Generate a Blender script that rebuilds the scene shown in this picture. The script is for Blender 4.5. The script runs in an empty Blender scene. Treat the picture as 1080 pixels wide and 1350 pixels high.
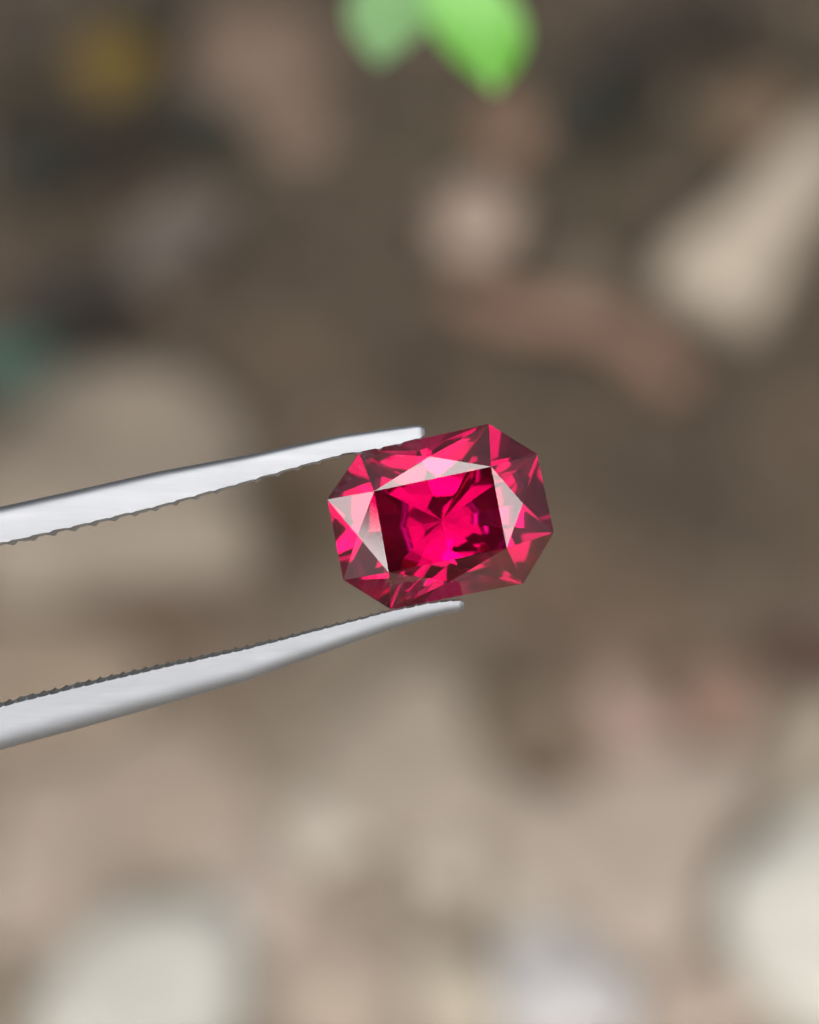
import bpy, bmesh, math, random
from mathutils import Vector, Matrix, noise

random.seed(7)
S = bpy.context.scene
COL = S.collection

# ------------------------------------------------------------------ camera
PITCH = math.radians(58.0)
FOCUS = 0.120                       # lens to gem, metres
FRAME_W = 0.032                     # width of the picture at the gem
CENTRE = Vector((0, 0, 0.45))       # point of the focal plane on the lens axis
DIR = Vector((0, math.cos(PITCH), -math.sin(PITCH)))
RIGHT = Vector((1, 0, 0))
UP = Vector((0, math.sin(PITCH), math.cos(PITCH)))
BACK = -DIR
EYE = CENTRE - DIR * FOCUS
cam_data = bpy.data.cameras.new('camera')
cam = bpy.data.objects.new('camera', cam_data)
COL.objects.link(cam)
cam.matrix_world = Matrix((
    (RIGHT.x, UP.x, BACK.x, EYE.x),
    (RIGHT.y, UP.y, BACK.y, EYE.y),
    (RIGHT.z, UP.z, BACK.z, EYE.z),
    (0, 0, 0, 1)))
cam_data.sensor_fit = 'HORIZONTAL'
cam_data.sensor_width = 36.0
cam_data.lens = 36.0 * FOCUS / FRAME_W
cam_data.clip_start = 0.005
cam_data.clip_end = 500.0
cam_data.dof.use_dof = True
cam_data.dof.focus_distance = FOCUS - 0.0006
APERTURE = 0.0039
cam_data.dof.aperture_fstop = (cam_data.lens / 1000.0) / APERTURE
S.camera = cam

# ------------------------------------------------------------------ light
SUN_EL, SUN_AZ = math.radians(56), math.radians(184)   # azimuth clockwise from +y
world = bpy.data.worlds.new('World')
S.world = world
world.use_nodes = True
wn = world.node_tree
wn.nodes.clear()
sky = wn.nodes.new('ShaderNodeTexSky')
sky.sky_type = 'NISHITA'
sky.sun_disc = False
sky.sun_elevation = SUN_EL
sky.sun_rotation = SUN_AZ
sky.air_density = 0.15
sky.dust_density = 10.0
sky.ozone_density = 0.6
bg = wn.nodes.new('ShaderNodeBackground')
bg.inputs['Strength'].default_value = 0.05
wo = wn.nodes.new('ShaderNodeOutputWorld')
wn.links.new(sky.outputs['Color'], bg.inputs['Color'])
wn.links.new(bg.outputs['Background'], wo.inputs['Surface'])

sun_data = bpy.data.lights.new('sun', 'SUN')
sun_data.energy = 1.5
sun_data.angle = math.radians(107)
sun_data.color = (1.0, 0.985, 0.965)
sun = bpy.data.objects.new('sun', sun_data)
COL.objects.link(sun)
sd = Vector((math.sin(SUN_AZ) * math.cos(SUN_EL), math.cos(SUN_AZ) * math.cos(SUN_EL), math.sin(SUN_EL)))
sun.rotation_euler = (-sd).to_track_quat('-Z', 'Y').to_euler()
sun.location = sd * 5

S.view_settings.view_transform = 'Standard'
S.view_settings.look = 'None'
S.view_settings.gamma = 1.0
S.view_settings.exposure = 2.15
S.render.engine = 'CYCLES'
S.cycles.use_denoising = True
S.cycles.max_bounces = 24
S.cycles.transmission_bounces = 24
S.cycles.glossy_bounces = 12
S.cycles.diffuse_bounces = 3
S.cycles.caustics_refractive = True
S.cycles.caustics_reflective = False
S.cycles.sample_clamp_indirect = 6.0

# ------------------------------------------------------------------ helpers
def at(px, py, mm=0.0):
    """point seen at photo pixel (px, py), mm millimetres in front of the focal plane"""
    d = FOCUS - mm / 1000.0
    k = d / FOCUS * FRAME_W / 1080.0
    return EYE + DIR * d + RIGHT * ((px - 540) * k) + UP * ((675 - py) * k)


def ray(px, py):
    return (at(px, py) - EYE).normalized()


def on_plane(px, py, p0, n):
    r = ray(px, py)
    return EYE + r * ((p0 - EYE).dot(n) / r.dot(n))


def on_ground(px, py, z=0.0):
    return on_plane(px, py, Vector((0, 0, z)), Vector((0, 0, 1)))


def link(name, bm, mat, parent=None, smooth=False, recalc=True):
    if recalc:
        bmesh.ops.recalc_face_normals(bm, faces=bm.faces)
    me = bpy.data.meshes.new(name)
    bm.to_mesh(me)
    bm.free()
    if smooth:
        for p in me.polygons:
            p.use_smooth = True
    o = bpy.data.objects.new(name, me)
    if mat:
        me.materials.append(mat)
    COL.objects.link(o)
    if parent:
        o.parent = parent
        o.matrix_parent_inverse = Matrix.Translation(-parent.location)
    return o


def thing(name, label, cat, loc=(0, 0, 0), group=None):
    o = bpy.data.objects.new(name, None)
    o.location = loc
    o.empty_display_size = 0.004
    COL.objects.link(o)
    return tag(o, label, cat, group)


def tag(o, label, cat, group=None):
    o['label'] = label
    o['category'] = cat
    if group:
        o['group'] = group
    return o


class Mat:
    def __init__(self, name):
        self.m = bpy.data.materials.new(name)
        self.m.use_nodes = True
        self.t = self.m.node_tree
        self.t.nodes.clear()
        self.out = self.n('ShaderNodeOutputMaterial')

    def n(self, kind, **kw):
        x = self.t.nodes.new(kind)
        for k, v in kw.items():
            if k in x.inputs:
                x.inputs[k].default_value = v
            else:
                setattr(x, k, v)
        return x

    def l(self, a, b):
        self.t.links.new(a, b)


def mottled(name, cols, scale, rough=0.85, bump=0.3, detail=6.0, spec=0.3, fine=None):
    """matte mineral or organic surface: noise driven colour and relief"""
    M = Mat(name)
    tc = M.n('ShaderNodeTexCoord')
    nz = M.n('ShaderNodeTexNoise', Scale=scale, Detail=detail, Roughness=0.6)
    M.l(tc.outputs['Object'], nz.inputs['Vector'])
    cr = M.n('ShaderNodeValToRGB')
    els = cr.color_ramp.elements
    n = len(cols)
    for i, c in enumerate(cols):
        pos = 0.32 + 0.36 * i / max(1, n - 1)
        e = els[i] if i < 2 else els.new(pos)
        e.position = pos
        e.color = (*c, 1)
    M.l(nz.outputs['Fac'], cr.inputs['Fac'])
    b = M.n('ShaderNodeBsdfPrincipled', Roughness=rough)
    b.inputs['Specular IOR Level'].default_value = spec
    M.l(cr.outputs['Color'], b.inputs['Base Color'])
    n2 = M.n('ShaderNodeTexNoise', Scale=fine or scale * 6, Detail=4.0)
    M.l(tc.outputs['Object'], n2.inputs['Vector'])
    bp = M.n('ShaderNodeBump', Strength=bump, Distance=0.002)
    M.l(n2.outputs['Fac'], bp.inputs['Height'])
    M.l(bp.outputs['Normal'], b.inputs['Normal'])
    M.l(b.outputs['BSDF'], M.out.inputs['Surface'])
    return M.m


def srgb(r, g, b, k=1.0):
    f = lambda v: ((v / 255 + 0.055) / 1.055) ** 2.4 if v > 10 else v / 255 / 12.92
    return (f(r) * k, f(g) * k, f(b) * k)


ALB = 0.325                       # photo colour to surface colour, for the matt ground things


def shades(r, g, b, spread=0.25):
    c = srgb(r, g, b, ALB)
    return [tuple(v * (1 - spread) for v in c), c, tuple(min(0.8, v * (1 + spread)) for v in c)]


# ------------------------------------------------------------------ materials of the subject
GEM_IOR = 1.85
LUSTRE = 0.035


def gem_material(name, tint, rough=0.0, haze=0.0):
    """coloured crystal: clear outer face, colour picked up at every inner reflection"""
    M = Mat(name)
    geo = M.n('ShaderNodeNewGeometry')
    mix = M.n('ShaderNodeMix', data_type='RGBA')
    mix.inputs[6].default_value = (1, 1, 1, 1)
    mix.inputs[7].default_value = (*tint, 1)
    M.l(geo.outputs['Backfacing'], mix.inputs[0])
    g = M.n('ShaderNodeBsdfGlass', IOR=GEM_IOR, Roughness=rough)
    M.l(mix.outputs[2], g.inputs['Color'])
    # lustre: a bright polish on the outer faces only
    gl = M.n('ShaderNodeBsdfGlossy', Roughness=rough)
    inv = M.n('ShaderNodeMath', operation='MULTIPLY_ADD')
    inv.inputs[1].default_value = -LUSTRE
    inv.inputs[2].default_value = LUSTRE
    M.l(geo.outputs['Backfacing'], inv.inputs[0])
    ms = M.n('ShaderNodeMixShader')
    M.l(inv.outputs[0], ms.inputs[0])
    M.l(g.outputs['BSDF'], ms.inputs[1])
    M.l(gl.outputs['BSDF'], ms.inputs[2])
    last = ms
    if haze:                        # crimson fill colour brightens dark reflections low in the stone; noise suggests inclusions
        df = M.n('ShaderNodeBsdfDiffuse')
        df.inputs['Color'].default_value = (*HAZE_COL, 1)
        tc = M.n('ShaderNodeTexCoord')
        nz = M.n('ShaderNodeTexNoise', Scale=380.0, Detail=5.0)
        M.l(tc.outputs['Object'], nz.inputs['Vector'])
        mr = M.n('ShaderNodeMapRange')
        mr.inputs[1].default_value = 0.3
        mr.inputs[2].default_value = 0.7
        mr.inputs[3].default_value = haze * 0.1
        mr.inputs[4].default_value = haze * 2.0
        M.l(nz.outputs['Fac'], mr.inputs[0])
        last = M.n('ShaderNodeMixShader')
        M.l(mr.outputs[0], last.inputs[0])
        M.l(ms.outputs['Shader'], last.inputs[1])
        M.l(df.outputs['BSDF'], last.inputs[2])
    M.l(last.outputs['Shader'], M.out.inputs['Surface'])
    return M.m


HAZE = 0.16
HAZE_COL = (0.56, 0.003, 0.145)
pav_m = gem_material('crimson_crystal_with_fill', (0.69, 0.022, 0.345), haze=HAZE)
gem_m = gem_material('crimson_crystal', (0.69, 0.022, 0.345))
girdle_m = gem_material('frosted_crystal_edge', (0.69, 0.022, 0.345), 0.25)


def steel(name, base, rough):
    M = Mat(name)
    tc = M.n('ShaderNodeTexCoord')
    mp = M.n('ShaderNodeMapping')
    mp.inputs['Scale'].default_value = (120, 2500, 2500)
    M.l(tc.outputs['Object'], mp.inputs['Vector'])
    nz = M.n('ShaderNodeTexNoise', Scale=1.0, Detail=3.0)
    M.l(mp.outputs['Vector'], nz.inputs['Vector'])
    mr = M.n('ShaderNodeMapRange')
    mr.inputs[3].default_value = rough - 0.06
    mr.inputs[4].default_value = rough + 0.08
    M.l(nz.outputs['Fac'], mr.inputs[0])
    b = M.n('ShaderNodeBsdfPrincipled', Metallic=1.0)
    m3 = M.n('ShaderNodeMapping')
    m3.inputs['Rotation'].default_value = (0, 0, math.radians(-14))
    m3.inputs['Scale'].default_value = (700, 9000, 9000)
    M.l(tc.outputs['Object'], m3.inputs['Vector'])
    n3 = M.n('ShaderNodeTexNoise', Scale=1.0, Detail=4.0, Roughness=0.7)
    M.l(m3.outputs['Vector'], n3.inputs['Vector'])
    n4 = M.n('ShaderNodeTexNoise', Scale=330.0, Detail=3.0)
    M.l(tc.outputs['Object'], n4.inputs['Vector'])
    sm = M.n('ShaderNodeMath', operation='ADD')
    M.l(n3.outputs['Fac'], sm.inputs[0])
    M.l(n4.outputs['Fac'], sm.inputs[1])
    tone = M.n('ShaderNodeMapRange')
    tone.inputs[1].default_value = 0.7
    tone.inputs[2].default_value = 1.3
    tone.inputs[3].default_value = 0.94
    tone.inputs[4].default_value = 1.05
    M.l(sm.outputs[0], tone.inputs[0])
    tint = M.n('ShaderNodeMix', data_type='RGBA', blend_type='MULTIPLY')
    tint.inputs[0].default_value = 1.0
    tint.inputs[6].default_value = (*base, 1)
    M.l(tone.outputs[0], tint.inputs[7])
    M.l(tint.outputs[2], b.inputs['Base Color'])
    M.l(mr.outputs[0], b.inputs['Roughness'])
    bp = M.n('ShaderNodeBump', Strength=0.35, Distance=0.00002)
    M.l(nz.outputs['Fac'], bp.inputs['Height'])
    M.l(bp.outputs['Normal'], b.inputs['Normal'])
    M.l(b.outputs['BSDF'], M.out.inputs['Surface'])
    return M.m


steel_m = steel('satin_steel', (0.262, 0.279, 0.298), 0.56)

# ------------------------------------------------------------------ ground
def ground_height(x, y):
    v = Vector((x, y, 0))
    return 0.004 * noise.noise(v * 18) + 0.002 * noise.noise(v * 55 + Vector((3, 1, 0))) - 0.004


def soil_material():
    M = Mat('garden_soil')
    tc = M.n('ShaderNodeTexCoord')
    big = M.n('ShaderNodeTexNoise', Scale=22.0, Detail=3.0)
    fine = M.n('ShaderNodeTexNoise', Scale=160.0, Detail=5.0, Roughness=0.65)
    M.l(tc.outputs['Object'], big.inputs['Vector'])
    M.l(tc.outputs['Object'], fine.inputs['Vector'])
    cr = M.n('ShaderNodeValToRGB')
    e = cr.color_ramp.elements
    e[0].position, e[0].color = 0.34, (*srgb(72, 64, 52, ALB), 1)
    e[1].position, e[1].color = 0.68, (*srgb(122, 104, 88, ALB), 1)
    x = e.new(0.5)
    x.color = (*srgb(96, 83, 69, ALB), 1)
    M.l(big.outputs['Fac'], cr.inputs['Fac'])
    sep = M.n('ShaderNodeSeparateXYZ')
    M.l(tc.outputs['Object'], sep.inputs[0])
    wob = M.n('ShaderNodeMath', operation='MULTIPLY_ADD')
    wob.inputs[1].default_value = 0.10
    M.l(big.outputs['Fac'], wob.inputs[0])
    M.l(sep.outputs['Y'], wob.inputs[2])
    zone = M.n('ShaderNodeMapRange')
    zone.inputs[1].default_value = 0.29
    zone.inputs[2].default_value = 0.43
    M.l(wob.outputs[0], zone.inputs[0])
    far_mix = M.n('ShaderNodeMix', data_type='RGBA')  # darker soil tone towards the far side
    M.l(zone.outputs[0], far_mix.inputs[0])
    M.l(cr.outputs['Color'], far_mix.inputs[6])
    far_mix.inputs[7].default_value = (*srgb(72, 65, 52, ALB), 1)
    f2 = M.n('ShaderNodeMapRange')
    f2.inputs[3].default_value = 0.7
    f2.inputs[4].default_value = 1.3
    M.l(fine.outputs['Fac'], f2.inputs[0])
    mul = M.n('ShaderNodeMix', data_type='RGBA', blend_type='MULTIPLY')
    mul.inputs[0].default_value = 1.0
    sand = M.n('ShaderNodeMapRange')
    sand.inputs[1].default_value = 0.315
    sand.inputs[2].default_value = 0.255
    M.l(wob.outputs[0], sand.inputs[0])
    sa = M.n('ShaderNodeMix', data_type='RGBA')
    M.l(sand.outputs[0], sa.inputs[0])
    M.l(far_mix.outputs[2], sa.inputs[6])
    sa.inputs[7].default_value = (*srgb(158, 148, 132, ALB), 1)
    M.l(sa.outputs[2], mul.inputs[6])
    M.l(f2.outputs[0], mul.inputs[7])
    b = M.n('ShaderNodeBsdfPrincipled', Roughness=0.92)
    b.inputs['Specular IOR Level'].default_value = 0.2
    M.l(mul.outputs[2], b.inputs['Base Color'])
    bp = M.n('ShaderNodeBump', Strength=0.6, Distance=0.002)
    M.l(fine.outputs['Fac'], bp.inputs['Height'])
    M.l(bp.outputs['Normal'], b.inputs['Normal'])
    M.l(b.outputs['BSDF'], M.out.inputs['Surface'])
    return M.m


def ticks():
    a = [i * 0.008 for i in range(-75, 76)]
    step, v = 0.012, 0.6
    tail = []
    while v < 60:
        v += step
        step *= 1.35
        tail.append(v)
    return [-t for t in reversed(tail)] + a + tail


xs, ys = ticks(), ticks()
bm = bmesh.new()
rows = []
for y in ys:
    rows.append([bm.verts.new((x, y + 0.35, ground_height(x, y + 0.35) if max(abs(x), abs(y)) < 3 else -0.004)) for x in xs])
for j in range(len(ys) - 1):
    for i in range(len(xs) - 1):
        bm.faces.new((rows[j][i], rows[j][i + 1], rows[j + 1][i + 1], rows[j + 1][i]))
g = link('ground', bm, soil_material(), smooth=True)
g['kind'] = 'structure'

# ------------------------------------------------------------------ stones
def stone_mesh(rx, ry, rz, seed, mat, loc, rot, name, angular=0.0):
    bm = bmesh.new()
    bmesh.ops.create_icosphere(bm, subdivisions=4, radius=1.0)
    off = Vector((seed * 3.7, seed * 1.3, seed * 7.1))
    rnd = random.Random(seed)
    cuts = []
    for _ in range(int(5 + 6 * angular)):
        n = Vector((rnd.uniform(-1, 1), rnd.uniform(-1, 1), rnd.uniform(-0.2, 1))).normalized()
        cuts.append((n, rnd.uniform(0.62, 0.92)))
    for v in bm.verts:
        p = v.co.copy()
        for n, d in cuts:
            s = p.dot(n) - d
            if s > 0:
                p -= n * s * 0.85
        k = 1 + 0.16 * noise.noise(p * 1.3 + off) + 0.05 * noise.noise(p * 4 + off)
        p *= k
        v.co = Vector((p.x * rx, p.y * ry, p.z * rz))
    bmesh.ops.transform(bm, matrix=Matrix.Rotation(rot, 4, 'Z'), verts=bm.verts)
    o = link(name, bm, mat, smooth=True)
    o.location = loc
    return o


PXM = FRAME_W / 1080.0 / FOCUS     # metres per pixel per metre of distance


def stone(px, py, w, h, ang, col, label, tall=0.5, angular=0.4, seed=None, spread=0.22, name='stone'):
    """a stone lying where the photo shows it: w, h its size in photo pixels, ang its turn in the picture"""
    p = on_ground(px, py)
    dist = (p - EYE).length
    rx = w * 0.5 * PXM * dist
    ry = h * 0.5 * PXM * dist / math.sin(PITCH)
    rz = min(rx, ry) * tall
    m = mottled('stone_surface', shades(*col, spread), 70.0, rough=0.8, bump=0.4)
    sd = seed or int(px * 3 + py * 7)
    o = stone_mesh(rx, ry, rz, sd, m, (p.x, p.y, ground_height(p.x, p.y) + rz * 0.35), math.radians(ang), name, angular)
    tag(o, label, 'stone', 'stones lying on the ground')
    return o


def slab_stone(outline, col, label, height=0.012, spread=0.18):
    """a stone whose edge runs through the given photo pixels, domed on top"""
    pts = [on_ground(*p) for p in outline]
    for _ in range(2):
        q = []
        for a, b in zip(pts, pts[1:] + pts[:1]):
            q += [a.lerp(b, .25), a.lerp(b, .75)]
        pts = q
    c = sum(pts, Vector()) / len(pts)
    bm = bmesh.new()
    rings = []
    for k, z in ((0.97, -0.5), (1.0, 0.15), (0.99, 0.45), (0.94, 0.75), (0.84, 0.92), (0.62, 1.0), (0.34, 1.04)):
        ring = []
        for p in pts:
            q = c.lerp(p, k)
            h = z * height * (1 + 0.25 * noise.noise(q * 45))
            w = 1 + 0.05 * noise.noise(q * 60 + Vector((5, 0, 0)))
            ring.append(bm.verts.new(Vector(((q.x - c.x) * w, (q.y - c.y) * w, h))))
        rings.append(ring)
    n = len(pts)
    for a, b in zip(rings, rings[1:]):
        for i in range(n):
            bm.faces.new((a[i], a[(i + 1) % n], b[(i + 1) % n], b[i]))
    top = bm.verts.new((0, 0, 1.05 * height))
    for i in range(n):
        bm.faces.new((rings[-1][i], rings[-1][(i + 1) % n], top))
    bm.faces.new(rings[0])
    o = link('stone', bm, mottled('stone_surface', shades(*col, spread), 70.0, rough=0.8, bump=0.4), smooth=True)
    o.location = (c.x, c.y, ground_height(c.x, c.y))
    return tag(o, label, 'stone', 'stones lying on the ground')


STONES = [
    # px, py, w, h, turn, colour, label, tall
    (626, 270, 120, 110, 10, (168, 150, 136), 'small round pinkish pebble alone on the soil under the green leaves', 0.6),
    (1075, 1010, 90, 200, -20, (188, 178, 158), 'cream stone cut by the right edge above the brightest stone', 0.5),
    (745, 1300, 190, 160, 10, (196, 197, 198), 'cool grey stone at the bottom edge, right of the middle', 0.5),
    (690, 1195, 90, 120, 0, (196, 190, 176), 'small cream pebble just above the cool grey bottom stone', 0.6),
    (590, 1130, 90, 90, 0, (186, 178, 164), 'small cream pebble below the middle, beside the dark gap', 0.5),
    (430, 1090, 150, 120, 15, (188, 182, 168), 'rounded pale stone under the middle of the lower tweezer arm', 0.5),
    (330, 1170, 130, 150, 30, (190, 178, 166), 'tan pebble touching the top of the big whitish corner stone', 0.5),
    (845, 975, 110, 190, 20, (186, 160, 148), 'upright pink stone below and right of the gem', 0.5),
    (240, 1050, 300, 220, -10, (158, 145, 130), 'wide flat tan stone under the lower tweezer arm at the left', 0.22),
    (60, 1160, 220, 320, 10, (160, 148, 135), 'flat pinkish stone at the left edge below the tweezers', 0.25),
    (430, 1270, 220, 200, 0, (168, 155, 140), 'flat tan stone at the bottom beside the big whitish corner stone', 0.25),
    (600, 1300, 150, 120, 0, (184, 176, 158), 'cream stone at the bottom edge left of the cool grey one', 0.3),
    (930, 1320, 200, 120, 0, (176, 160, 146), 'brown pebble at the bottom edge below the wide pinkish stone', 0.35),
    (770, 345, 90, 70, 0, (118, 108, 92), 'small drab pebble above the red twig', 0.5),
    (340, 70, 200, 170, 20, (110, 93, 79), 'dull brown stone at the top, left of the pale green leaf', 0.4),
    (390, 150, 110, 110, 0, (116, 98, 84), 'small dull brown pebble just under the dull brown top stone', 0.4),
    (680, 160, 120, 90, 10, (124, 98, 78), 'reddish brown pebble under the bright green leaf', 0.4),
    (990, 140, 130, 100, 20, (112, 94, 74), 'brown pebble above the long pale beige stone', 0.4),
    (955, 915, 130, 110, 20, (146, 118, 102), 'reddish tan pebble left of the cream edge stone', 0.5),
]
slab_stone([(1130, 130), (1040, 190), (960, 290), (870, 345), (860, 385), (930, 400), (975, 445), (1015, 420), (1050, 320), (1130, 230)], (178, 168, 152), 'long pale beige stone lying slantwise at the right, above the gem', 0.016)
slab_stone([(10, 560), (50, 485), (190, 482), (265, 492), (345, 575), (300, 640), (350, 700), (330, 765), (200, 760), (60, 800), (-60, 780), (-50, 600)], (140, 131, 117), 'big flat beige stone behind the upper tweezer arm', 0.010)
slab_stone([(-60, 800), (60, 810), (180, 830), (210, 880), (160, 960), (40, 1000), (-60, 980)], (142, 128, 110), 'broad brown stone between the two tweezer arms at the left edge', 0.006)
slab_stone([(780, 1010), (960, 985), (1040, 1000), (960, 1110), (930, 1210), (900, 1290), (780, 1260), (720, 1180), (640, 1110), (640, 1040)], (168, 157, 144), 'wide flat pinkish stone filling the lower right middle', 0.008)
slab_stone([(110, 1230), (180, 1205), (330, 1190), (340, 1290), (300, 1400), (30, 1420), (40, 1340)], (188, 190, 182), 'big whitish stone in the lower left corner', 0.014)
slab_stone([(1010, 1110), (1060, 1060), (1150, 1030), (1180, 1400), (1060, 1360), (980, 1310), (945, 1240), (940, 1170)], (206, 207, 197), 'big whitish stone at the right edge near the bottom, brightest of all', 0.016)
slab_stone([(500, 905), (560, 868), (625, 900), (630, 985), (735, 1040), (690, 1110), (600, 1090), (540, 1130), (440, 1060), (390, 990), (450, 930)], (156, 146, 132), 'wide flat brownish stone below the tip of the lower arm', 0.006)
slab_stone([(625, 935), (715, 900), (800, 950), (800, 1040), (725, 1065), (650, 1015)], (132, 117, 98), 'drab brown stone in the hollow between the flat brownish and the upright pink stone', 0.011)
for a in STONES:
    stone(*a[:7], tall=a[7])


# ------------------------------------------------------------------ leaves and twigs on the ground
def leaf_bm(L, W, curl=0.15, fold=0.25, n=12, skew=0.85):
    bm = bmesh.new()
    rows = []
    for i in range(n + 1):
        t = i / n
        w = W * 0.5 * (math.sin(math.pi * t ** skew) ** (0.75 if skew < 1 else 0.95) if 0 < t < 1 else 0.02)
        row = []
        for j in range(-3, 4):
            u = j / 3
            row.append(bm.verts.new((t * L, u * w, fold * abs(u) * w - curl * L * (t - 0.3) ** 2)))
        rows.append(row)
    for i in range(n):
        for j in range(6):
            bm.faces.new((rows[i][j], rows[i + 1][j], rows[i + 1][j + 1], rows[i][j + 1]))
    bmesh.ops.solidify(bm, geom=list(bm.faces), thickness=0.0003)
    lay = bm.verts.layers.float.new('along')
    rib = bm.verts.layers.float.new('across')
    for v in bm.verts:
        v[lay] = v.co.x / L
        v[rib] = abs(v.co.y) / (W * 0.5)
    return bm


def leaf_material(name, base, back, trans=0.35, rough=0.5):
    M = Mat(name)
    tc = M.n('ShaderNodeTexCoord')
    nz = M.n('ShaderNodeTexNoise', Scale=90.0, Detail=4.0)
    M.l(tc.outputs['Object'], nz.inputs['Vector'])
    mix = M.n('ShaderNodeMix', data_type='RGBA')
    mix.inputs[6].default_value = (*base, 1)
    mix.inputs[7].default_value = (*back, 1)
    at1 = M.n('ShaderNodeAttribute', attribute_name='along')
    at2 = M.n('ShaderNodeAttribute', attribute_name='across')
    m1 = M.n('ShaderNodeMapRange')          # paler towards the stalk and along the midrib
    m1.inputs[1].default_value = 0.95
    m1.inputs[2].default_value = 0.55
    M.l(at1.outputs['Fac'], m1.inputs[0])
    m2 = M.n('ShaderNodeMapRange')
    m2.inputs[1].default_value = 0.16
    m2.inputs[2].default_value = 0.0
    M.l(at2.outputs['Fac'], m2.inputs[0])
    ad = M.n('ShaderNodeMath', operation='MULTIPLY_ADD', use_clamp=True)
    M.l(nz.outputs['Fac'], ad.inputs[0])
    ad.inputs[1].default_value = 0.5
    mx = M.n('ShaderNodeMath', operation='MAXIMUM')
    M.l(m1.outputs[0], mx.inputs[0])
    M.l(m2.outputs[0], mx.inputs[1])
    sb = M.n('ShaderNodeMath', operation='SUBTRACT')
    M.l(mx.outputs[0], sb.inputs[0])
    sb.inputs[1].default_value = 0.25
    M.l(sb.outputs[0], ad.inputs[2])
    M.l(ad.outputs[0], mix.inputs[0])
    b = M.n('ShaderNodeBsdfPrincipled', Roughness=rough)
    M.l(mix.outputs[2], b.inputs['Base Color'])
    tr = M.n('ShaderNodeBsdfTranslucent')
    M.l(mix.outputs[2], tr.inputs['Color'])
    ms = M.n('ShaderNodeMixShader')
    ms.inputs[0].default_value = trans
    M.l(b.outputs['BSDF'], ms.inputs[1])
    M.l(tr.outputs['BSDF'], ms.inputs[2])
    M.l(ms.outputs['Shader'], M.out.inputs['Surface'])
    return M.m


def ground_leaf(px, py, L, W, ang, col, label, z=0.004, name='dry_leaf', cat='leaf'):
    p = on_ground(px, py, z)
    d = (p - EYE).length
    m = leaf_material('leaf_litter', srgb(*col, ALB), srgb(*[c * 0.8 for c in col], ALB), 0.15, 0.7)
    bm = leaf_bm(L * PXM * d, W * PXM * d / math.sin(PITCH), 0.25)
    bmesh.ops.translate(bm, verts=bm.verts, vec=(-L * PXM * d / 2, 0, 0))
    bmesh.ops.transform(bm, matrix=Matrix.Rotation(math.radians(ang), 4, 'Z'), verts=bm.verts)
    o = link(name, bm, m, smooth=True)
    o.location = (p.x, p.y, ground_height(p.x, p.y) + z + 0.001)
    tag(o, label, cat, 'fallen leaves on the soil')
    return o


ground_leaf(238, 300, 205, 84, 50, (182, 172, 160), 'greyish dead leaf lying slantwise on the dark soil, upper left', z=0.012)
ground_leaf(150, 68, 120, 84, 80, (205, 172, 66), 'yellow fallen leaf near the top left corner', z=0.012)
ground_leaf(665, 905, 100, 74, 30, (122, 104, 62), 'olive fallen leaf on the soil below the lower tweezer tip')
ground_leaf(395, 655, 110, 70, 60, (132, 112, 74), 'ochre fallen leaf between the tweezer arms, left of the gem')
ground_leaf(140, 190, 130, 80, 70, (76, 56, 46), 'dark red-brown fallen leaf under the yellow one')
ground_leaf(30, 150, 150, 100, 100, (74, 66, 44), 'dark olive fallen leaf at the left edge near the top')
ground_leaf(560, 500, 90, 60, 80, (116, 98, 78), 'tan fallen leaf on bare soil just above the gem')
ground_leaf(850, 55, 160, 90, 20, (86, 74, 62), 'dark brown fallen leaf right of the bright green leaf')
ground_leaf(1065, 850, 90, 120, 80, (150, 112, 96), 'rust coloured fallen leaf at the right edge below the gem')
ground_leaf(720, 995, 120, 80, -10, (172, 148, 120), 'brown fallen leaf lying on the wide brownish stone', z=0.012)
ground_leaf(-22, 470, 120, 200, 90, (124, 168, 148), 'blue-green leaf poking in at the left edge', z=0.03, name='green_leaf')


for q in (
        (70, 210, 190, 120, 40, (66, 70, 50), 'large dull dark green fallen leaf at the upper left edge, below the yellow one'),
        (255, 165, 150, 100, -20, (62, 66, 46), 'dull dark green fallen leaf right of the dark red-brown one'),
        (800, 130, 210, 120, 30, (68, 71, 52), 'dull dark green fallen leaf right of the bright green leaf'),
        (200, 15, 150, 90, 10, (58, 58, 42), 'dark olive fallen leaf cut by the top edge beside the yellow leaf'),
        (950, 30, 170, 100, -15, (78, 66, 48), 'dark tan fallen leaf at the top edge near the right corner'),
        (110, 400, 220, 130, 20, (76, 67, 55), 'dark brown fallen leaf above the big flat beige stone'),
        (30, 20, 120, 60, 10, (120, 110, 96), 'pale grey fallen leaf in the top left corner')):
    ground_leaf(*q)


def twig(points, r0, r1, mat, name, label):
    bm = bmesh.new()
    rings = []
    for i, p in enumerate(points):
        t = i / (len(points) - 1)
        d = (points[min(i + 1, len(points) - 1)] - points[max(i - 1, 0)]).normalized()
        s = d.cross(Vector((0, 0, 1))).normalized()
        u = s.cross(d)
        r = (r0 * (1 - t) + r1 * t) * (1 + 0.15 * noise.noise(p * 200))
        rings.append([bm.verts.new(p + s * r * math.cos(a) + u * r * math.sin(a)) for a in [k * math.tau / 10 for k in range(10)]])
    for a, b in zip(rings, rings[1:]):
        for k in range(10):
            bm.faces.new((a[k], a[(k + 1) % 10], b[(k + 1) % 10], b[k]))
    bm.faces.new(rings[0])
    bm.faces.new(rings[-1])
    o = link(name, bm, mat, smooth=True)
    tag(o, label, name.replace('_', ' '))
    return o


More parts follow.
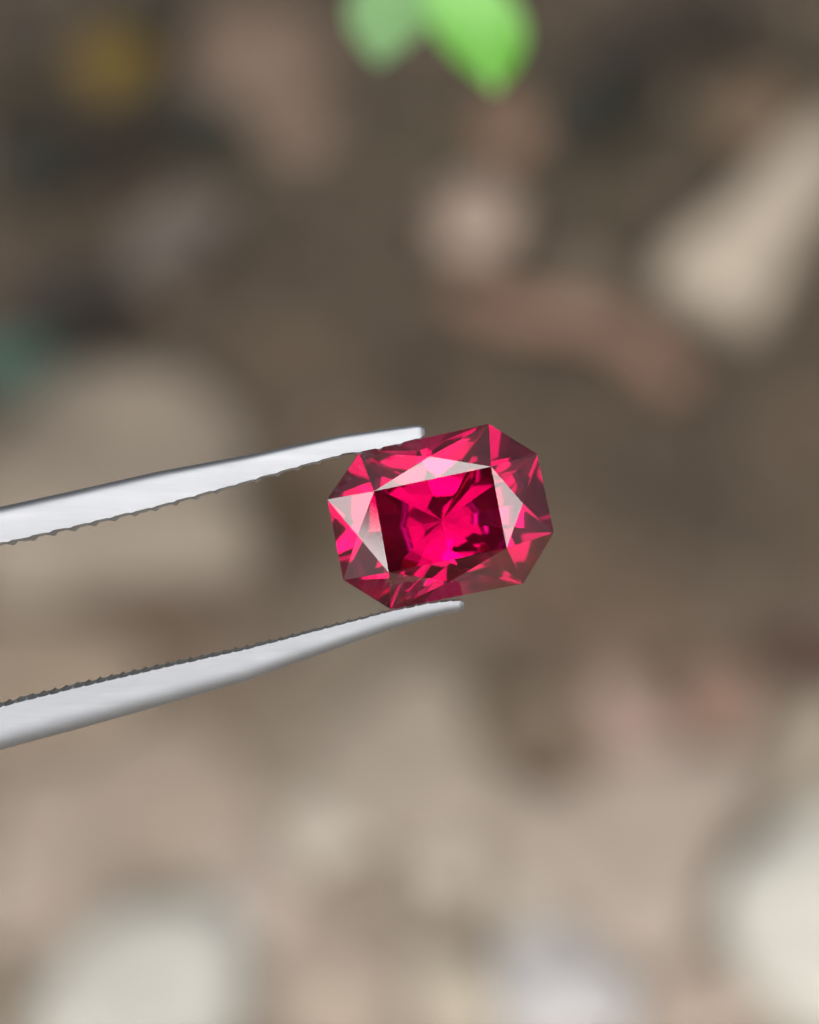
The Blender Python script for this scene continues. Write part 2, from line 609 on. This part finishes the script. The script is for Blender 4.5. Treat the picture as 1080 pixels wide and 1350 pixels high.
twig_m = mottled('red_bark', shades(136, 107, 91, 0.25), 120.0)
tp = []
for i in range(13):
    t = i / 12
    px = 600 + 300 * t
    py = 382 + 118 * t + 14 * math.sin(t * 7) - 20 * math.sin(t * math.pi)
    q = on_ground(px, py, 0.006)
    tp.append(q)
twig(tp, 0.0038, 0.0048, twig_m, 'twig', 'reddish twig lying on the soil above and right of the gem')

# small crumbs of soil and grit: nobody could count them
bm = bmesh.new()
rnd = random.Random(11)
for _ in range(2600):
    x, y = rnd.uniform(-0.16, 0.16), rnd.uniform(0.12, 0.62)
    r = rnd.uniform(0.0006, 0.0026) * (1.5 if rnd.random() < 0.1 else 1)
    M4 = Matrix.Translation((x, y, ground_height(x, y) + r * 0.4)) @ Matrix.Rotation(rnd.uniform(0, 6), 4, 'Z') @ Matrix.Diagonal((r * rnd.uniform(0.7, 1.5), r, r * 0.7, 1))
    bmesh.ops.create_icosphere(bm, subdivisions=1, radius=1.0, matrix=M4)
crumb = link('soil_crumbs', bm, mottled('soil_crumb', [srgb(70, 60, 50, ALB), srgb(104, 90, 76, ALB), srgb(140, 122, 104, ALB)], 60.0), smooth=True)
crumb['kind'] = 'stuff'
crumb['label'] = 'loose brown crumbs of soil and grit'
crumb['category'] = 'soil crumbs'


# coarser grit of mixed colours between the stones
def grit(name, label, n, col, ylo, yhi, rlo, rhi, seed):
    rnd = random.Random(seed)
    bm = bmesh.new()
    for _ in range(n):
        x, y = rnd.uniform(-0.12, 0.12), rnd.uniform(ylo, yhi)
        r = rnd.uniform(rlo, rhi)
        M4 = Matrix.Translation((x, y, ground_height(x, y) + r * 0.3)) @ Matrix.Rotation(rnd.uniform(0, 6), 4, 'Z') @ Matrix.Diagonal((r * rnd.uniform(0.6, 1.8), r, r * 0.7, 1))
        k = len(bm.verts)
        bmesh.ops.create_icosphere(bm, subdivisions=2, radius=1.0, matrix=M4)
        bm.verts.ensure_lookup_table()
        for v in bm.verts[k:]:
            v.co += Vector((1, 1, 1)) * 0.0
            v.co += noise.noise_vector(v.co * 180) * r * 0.25
    o = link(name, bm, mottled(name, shades(*col, 0.3), 90.0, bump=0.4), smooth=True)
    o['kind'] = 'stuff'
    o['label'] = label
    o['category'] = 'gravel'


grit('pale_grit', 'pale grit scattered between the stones in front', 46, (180, 170, 154), 0.08, 0.215, 0.002, 0.0055, 1)
grit('brown_grit', 'brown grit scattered between the stones in front', 46, (116, 98, 80), 0.08, 0.24, 0.002, 0.005, 2)
grit('dark_grit', 'dark brown grit on the soil at the back', 40, (70, 60, 48), 0.28, 0.46, 0.002, 0.006, 3)
grit('tan_grit', 'tan grit on the soil at the back', 30, (118, 104, 88), 0.26, 0.46, 0.002, 0.0045, 4)

# ------------------------------------------------------------------ leafy plant at the top
def plant_leaf(base, tipv, width, mat, parent, roll=0.0, curl=0.1):
    L = (tipv - base).length
    bm = leaf_bm(L, width, curl, 0.10, 16, 2.0)
    x = (tipv - base).normalized()
    y = Vector((0, 0, 1)).cross(x).normalized()
    z = x.cross(y)
    R = Matrix((x, y, z)).transposed().to_4x4() @ Matrix.Rotation(roll, 4, 'X')
    bmesh.ops.transform(bm, matrix=Matrix.Translation(base) @ R, verts=bm.verts)
    return link('leaf', bm, mat, parent, smooth=True)


green_a = leaf_material('pale_green_leaf', (0.27, 0.47, 0.23), (0.34, 0.58, 0.30), 0.3, 0.45)
green_b = leaf_material('fresh_green_leaf', (0.17, 0.52, 0.04), (0.46, 0.82, 0.34), 0.4, 0.40)  # pale second colour carries the sky gloss on the stalk half
green_c = leaf_material('deep_green_leaf', (0.035, 0.075, 0.02), (0.05, 0.10, 0.03), 0.25, 0.45)
stem_m = mottled('green_stem', [(0.05, 0.09, 0.03), (0.07, 0.12, 0.04)], 80.0)

root = on_ground(590, -560)
root.z = ground_height(root.x, root.y)
plant = thing('leafy_seedling', 'green seedling hanging two rounded leaves into the top of the picture', 'plant', root)


def above(px, py, d):
    return EYE + ray(px, py) * d


fork = above(565, -120, 0.225)
sp = [root.lerp(fork, t / 8) + Vector((0, 0.02 * math.sin(math.pi * t / 8), 0)) for t in range(9)]


def tube(points, r0, r1, mat, name, parent):
    bm = bmesh.new()
    rings = []
    for i, p in enumerate(points):
        t = i / (len(points) - 1)
        d = (points[min(i + 1, len(points) - 1)] - points[max(i - 1, 0)]).normalized()
        s = d.cross(Vector((0.3, 0.1, 1))).normalized()
        u = s.cross(d)
        r = r0 * (1 - t) + r1 * t
        rings.append([bm.verts.new(p + s * r * math.cos(a) + u * r * math.sin(a)) for a in [k * math.tau / 8 for k in range(8)]])
    for a, b in zip(rings, rings[1:]):
        for k in range(8):
            bm.faces.new((a[k], a[(k + 1) % 8], b[(k + 1) % 8], b[k]))
    bm.faces.new(rings[0])
    bm.faces.new(rings[-1])
    return link(name, bm, mat, parent, smooth=True)


tube(sp, 0.0016, 0.0008, stem_m, 'stem', plant)
k = PXM * 0.195
la = plant_leaf(fork, above(498, 58, 0.20), 124 * k, green_a, plant, 0.1)
lb = plant_leaf(fork, above(656, 84, 0.192), 132 * k, green_b, plant, -0.15)
la['label'] = 'pale grey-green leaf on the left'
lb['label'] = 'bright fresh green leaf on the right'
plant_leaf(fork, fork + Vector((-0.012, 0.03, 0.006)), 0.012, green_b, plant)
plant_leaf(fork, fork + Vector((0.016, 0.028, 0.006)), 0.012, green_a, plant)

# ------------------------------------------------------------------ gemstone
ZOOM = 1080 / 330.0


def zp(x, y):
    return 420 + x / ZOOM, 540 + y / ZOOM


TILT = math.radians(6.5)
GN = (BACK * math.cos(TILT) - UP * math.sin(TILT) + RIGHT * math.sin(math.radians(4.0))).normalized()
GC = at(580.5, 681, 0.0)
MM = 0.001
H_CROWN, H_STAR, H_GIRDLE, D_PAV = 1.0 * MM, 0.66 * MM, 0.16 * MM, 3.3 * MM


def gp(x, y, h):
    px, py = zp(x, y)
    return on_plane(px, py, GC + GN * h, GN)


girdle = {k: gp(*v, 0) for k, v in dict(
    A=(735, 62), B=(942, 190), C=(1016, 530), D=(886, 750), E=(312, 862), F=(107, 735), G=(38, 388), H=(178, 185)).items()}
table = {k: gp(*v, H_CROWN) for k, v in dict(H=(240, 352), A=(745, 246), D=(812, 597), F=(303, 703)).items()}
star = {'top': gp(480, 202, H_STAR), 'right': gp(882, 405, H_STAR), 'bottom': gp(568, 742, H_STAR), 'left': gp(168, 543, H_STAR)}
gm = girdle
mid = {'top': gm['H'].lerp(gm['A'], .51), 'right': gm['B'].lerp(gm['C'], .5), 'bottom': gm['D'].lerp(gm['E'], .5), 'left': gm['F'].lerp(gm['G'], .5)}
gem = thing('gemstone', 'crimson faceted octagonal gemstone gripped in the tweezer tips', 'gemstone', GC)


def facet(name, *pts, mat=None):
    c = sum(pts, Vector()) / len(pts)
    n = (pts[1] - pts[0]).cross(pts[2] - pts[0])
    if n.dot(c - (GC - GN * 0.0006)) < 0:
        pts = pts[::-1]
    bm = bmesh.new()
    bm.faces.new([bm.verts.new(p) for p in pts])
    return link(name, bm, mat or gem_m, gem, recalc=False)


facet('table_facet', table['H'], table['A'], table['D'], table['F'])
for side, (t0, t1), (g0, g1) in (('top', 'HA', 'HA'), ('right', 'AD', 'BC'), ('bottom', 'DF', 'DE'), ('left', 'FH', 'FG')):
    P, Mi = star[side], mid[side]
    facet('star_facet', table[t0], table[t1], P)
    facet('crown_facet', table[t0], gm[g0], P)
    facet('crown_facet', table[t1], gm[g1], P)
    facet('upper_girdle_facet', gm[g0], Mi, P)
    facet('upper_girdle_facet', gm[g1], Mi, P)
for t, g0, g1 in (('A', 'A', 'B'), ('D', 'C', 'D'), ('F', 'E', 'F'), ('H', 'G', 'H')):
    facet('corner_facet', table[t], gm[g0], gm[g1])

ring = [gm['A'], gm['B'], mid['right'], gm['C'], gm['D'], mid['bottom'], gm['E'], gm['F'], mid['left'], gm['G'], gm['H'], mid['top']]
low = [p - GN * H_GIRDLE for p in ring]
bm = bmesh.new()
ra = [bm.verts.new(p) for p in ring]
rb = [bm.verts.new(p) for p in low]
for i in range(12):
    j = (i + 1) % 12
    bm.faces.new((ra[i], ra[j], rb[j], rb[i]))
gd = link('girdle', bm, girdle_m, gem, recalc=False)
# outward normals
me = gd.data
for p in me.polygons:
    if p.normal.dot(Vector(p.center) - GC) < 0:
        p.flip()

KEEL, SWAY = 0.25, 0.12
# pavilion: keel point, eight mains split in two, broken lower girdle facets
culet = GC - GN * D_PAV + (at(584, 684) - at(580.5, 681))
bm = bmesh.new()
va = [bm.verts.new(p) for p in low]
vk = bm.verts.new(culet)
corners = [0, 1, 3, 4, 6, 7, 9, 10]
rnd = random.Random(42)
breaks = []
vk.co += RIGHT * rnd.uniform(-KEEL, KEEL) * MM + UP * rnd.uniform(-KEEL, KEEL) * MM
culet = vk.co.copy()
for q in range(8):
    i, j = corners[q], corners[(q + 1) % 8]
    m = low[i].lerp(low[j], 0.5 + rnd.uniform(-SWAY, SWAY))
    f = 0.50 + rnd.uniform(-0.14, 0.14)
    b = culet.lerp(m, f) - GN * (0.30 * MM + rnd.uniform(-0.16, 0.16) * MM)
    breaks.append(bm.verts.new(b))
tri = []
for q in range(8):
    i, j = corners[q], corners[(q + 1) % 8]
    span = [i]
    while span[-1] != j:
        span.append((span[-1] + 1) % 12)
    for a, b in zip(span, span[1:]):
        tri.append((va[a], va[b], breaks[q]))
    tri.append((va[i], breaks[q], vk))
    tri.append((va[j], vk, breaks[q]))
for t in tri:
    bm.faces.new(t)
pav = link('pavilion', bm, pav_m, gem, recalc=True)
flip = sum(1 if p.normal.dot(Vector(p.center) - GC) < 0 else -1 for p in pav.data.polygons)
if flip > 0:
    pav.data.flip_normals()

# ------------------------------------------------------------------ tweezers
tw = thing('tweezers', 'satin steel tweezers with serrated jaws gripping the gemstone', 'tweezers', at(-60, 800))


def arm(path, turn, half_depth, name, pitch_px, z0, ev, ew, cut):
    """path: rows of (px, y_outer, y_inner) from the tip to the left; turn rolls the section, in degrees"""
    roll = math.radians(turn)
    bm = bmesh.new()
    # dense resampling along x
    pts = []
    x0, x1 = path[0][0], path[-1][0]
    n = 360
    def interp(x):
        for a, b in zip(path, path[1:]):
            if b[0] <= x <= a[0]:
                t = (x - a[0]) / (b[0] - a[0])
                return a[1] + (b[1] - a[1]) * t, a[2] + (b[2] - a[2]) * t
        return path[-1][1:]
    stations = []
    x = x0
    while x > -420:
        stations.append(x)
        x -= pitch_px / 9
    rest = [-420 - 90 * i for i in range(0, int((-420 - x1) / -90 * -1) + 1)]
    x = -420
    while x >= x1:
        stations.append(x)
        x -= 90
    rings = []
    NS = 20
    for idx, x in enumerate(stations):
        yo, yi = interp(x)
        hd = half_depth * min(1.0, 0.62 + 0.38 * (x0 - x) / 500)
        tipround = min(1.0, (x0 - x + 2.5) / 9.0) ** 0.5
        ph = ((x0 - x) / pitch_px) % 1.0
        tooth = 0.0
        if x0 - x > 6 and x > -380:
            tooth = cut * (1.0 - max(0.0, 1.0 - abs(ph - 0.2) / 0.2) ** 0.7)
        tooth *= 0.75 + 0.6 * noise.noise(Vector((x * 0.045, z0 * 50, 0)))
        c = at(x, (yo + yi) / 2, z0)
        kk = FRAME_W / 1080
        t = abs(yo - yi) * kk * 0.5 * tipround
        d = hd * 0.001 * (0.55 + 0.45 * tipround)
        sgn = 1 if yo < yi else -1            # outer side is up the picture
        ring = []
        # rounded outer side
        prof = []
        for q in range(NS + 1):
            a = -math.pi / 2 + math.pi * q / NS
            ce, se = math.cos(a), math.sin(a)
            prof.append((-t + 2 * t * (abs(ce) ** ev) * 0.985 + 0.0, d * (abs(se) ** ew) * (1 if se > 0 else -1)))
        # flat jaw with grooves across it
        prof[0] = (-t + 0.12 * t + 0.0003 * tooth, -d)
        prof[-1] = (-t + 0.12 * t + 0.0003 * tooth, d)
        jaw = [(-t + tooth * 0.001 * 1.0, d * 0.9), (-t + tooth * 0.001, d * 0.45), (-t + tooth * 0.001, 0), (-t + tooth * 0.001, -d * 0.45), (-t + tooth * 0.001, -d * 0.9)]
        for (v, w) in prof + jaw:
            v2 = v * sgn * math.cos(roll) - w * math.sin(roll)
            w2 = v * sgn * math.sin(roll) + w * math.cos(roll)
            ring.append(bm.verts.new(c + UP * v2 + BACK * w2))
        rings.append(ring)
    m = len(rings[0])
    for a, b in zip(rings, rings[1:]):
        for q in range(m):
            bm.faces.new((a[q], a[(q + 1) % m], b[(q + 1) % m], b[q]))
    bm.faces.new(rings[0])
    bm.faces.new(rings[-1])
    o = link(name, bm, steel_m, tw, smooth=True)
    o.data.set_sharp_from_angle(angle=math.radians(38))
    return o


UPPER = [(560, 560, 578), (546, 560.5, 583), (500, 566, 595), (450, 573.5, 603), (400, 584, 617), (330, 599, 638), (210, 621, 672), (100, 646, 699), (0, 668, 722), (-400, 760, 830), (-1200, 850, 950), (-2400, 880, 990), (-3600, 872, 962)]
LOWER = [(612, 806, 789), (590, 809, 790), (560, 817, 793.5), (510, 832, 804), (432, 860, 824), (330, 897, 850), (210, 932, 876), (100, 963, 901), (0, 990, 926), (-400, 1110, 1030), (-1200, 1190, 1090), (-2400, 1150, 1040), (-3600, 1052, 962)]
arm(UPPER, -2, 1.05, 'arm', 27.0, 0.5, 0.2, 0.65, 0.17)
arm(LOWER, 1.5, 1.05, 'arm', 15.0, 0.0, 0.85, 0.85, 0.10)

# ------------------------------------------------------------------ the photographer's phone, unseen behind the lens, shaped to block sky reflections in gem
phone = thing('smartphone', 'black smartphone held behind the lens, seen only as a dark reflection in the gemstone', 'phone', EYE)


def slab(name, w, h, t, bev, mat, centre, seg=4):
    bm = bmesh.new()
    bmesh.ops.create_cube(bm, size=1.0, matrix=Matrix.Diagonal((w, h, t, 1)))
    ve = [e for e in bm.edges if abs((e.verts[0].co - e.verts[1].co).normalized().z) > 0.9]
    bmesh.ops.bevel(bm, geom=ve, offset=bev, segments=seg, affect='EDGES')
    bmesh.ops.bevel(bm, geom=[e for e in bm.edges if e.calc_face_angle(0) > 0.6], offset=t * 0.2, segments=2, affect='EDGES')
    R4 = Matrix((RIGHT, UP, BACK)).transposed().to_4x4()
    bmesh.ops.transform(bm, matrix=Matrix.Translation(centre) @ R4, verts=bm.verts)
    return link(name, bm, mat, phone)


PHONE_LEFT = 0.0885
phone_m = mottled('dark_phone_back', [(0.03, 0.03, 0.033), (0.036, 0.036, 0.04)], 300.0, rough=0.45, bump=0.02)
slab('body', 0.146, 0.072, 0.0085, 0.010, phone_m, EYE + BACK * 0.0085 - UP * 0.026 - RIGHT * (PHONE_LEFT - 0.073))
slab('camera_bump', 0.030, 0.032, 0.002, 0.006, phone_m, EYE + BACK * 0.00325 - UP * 0.004)
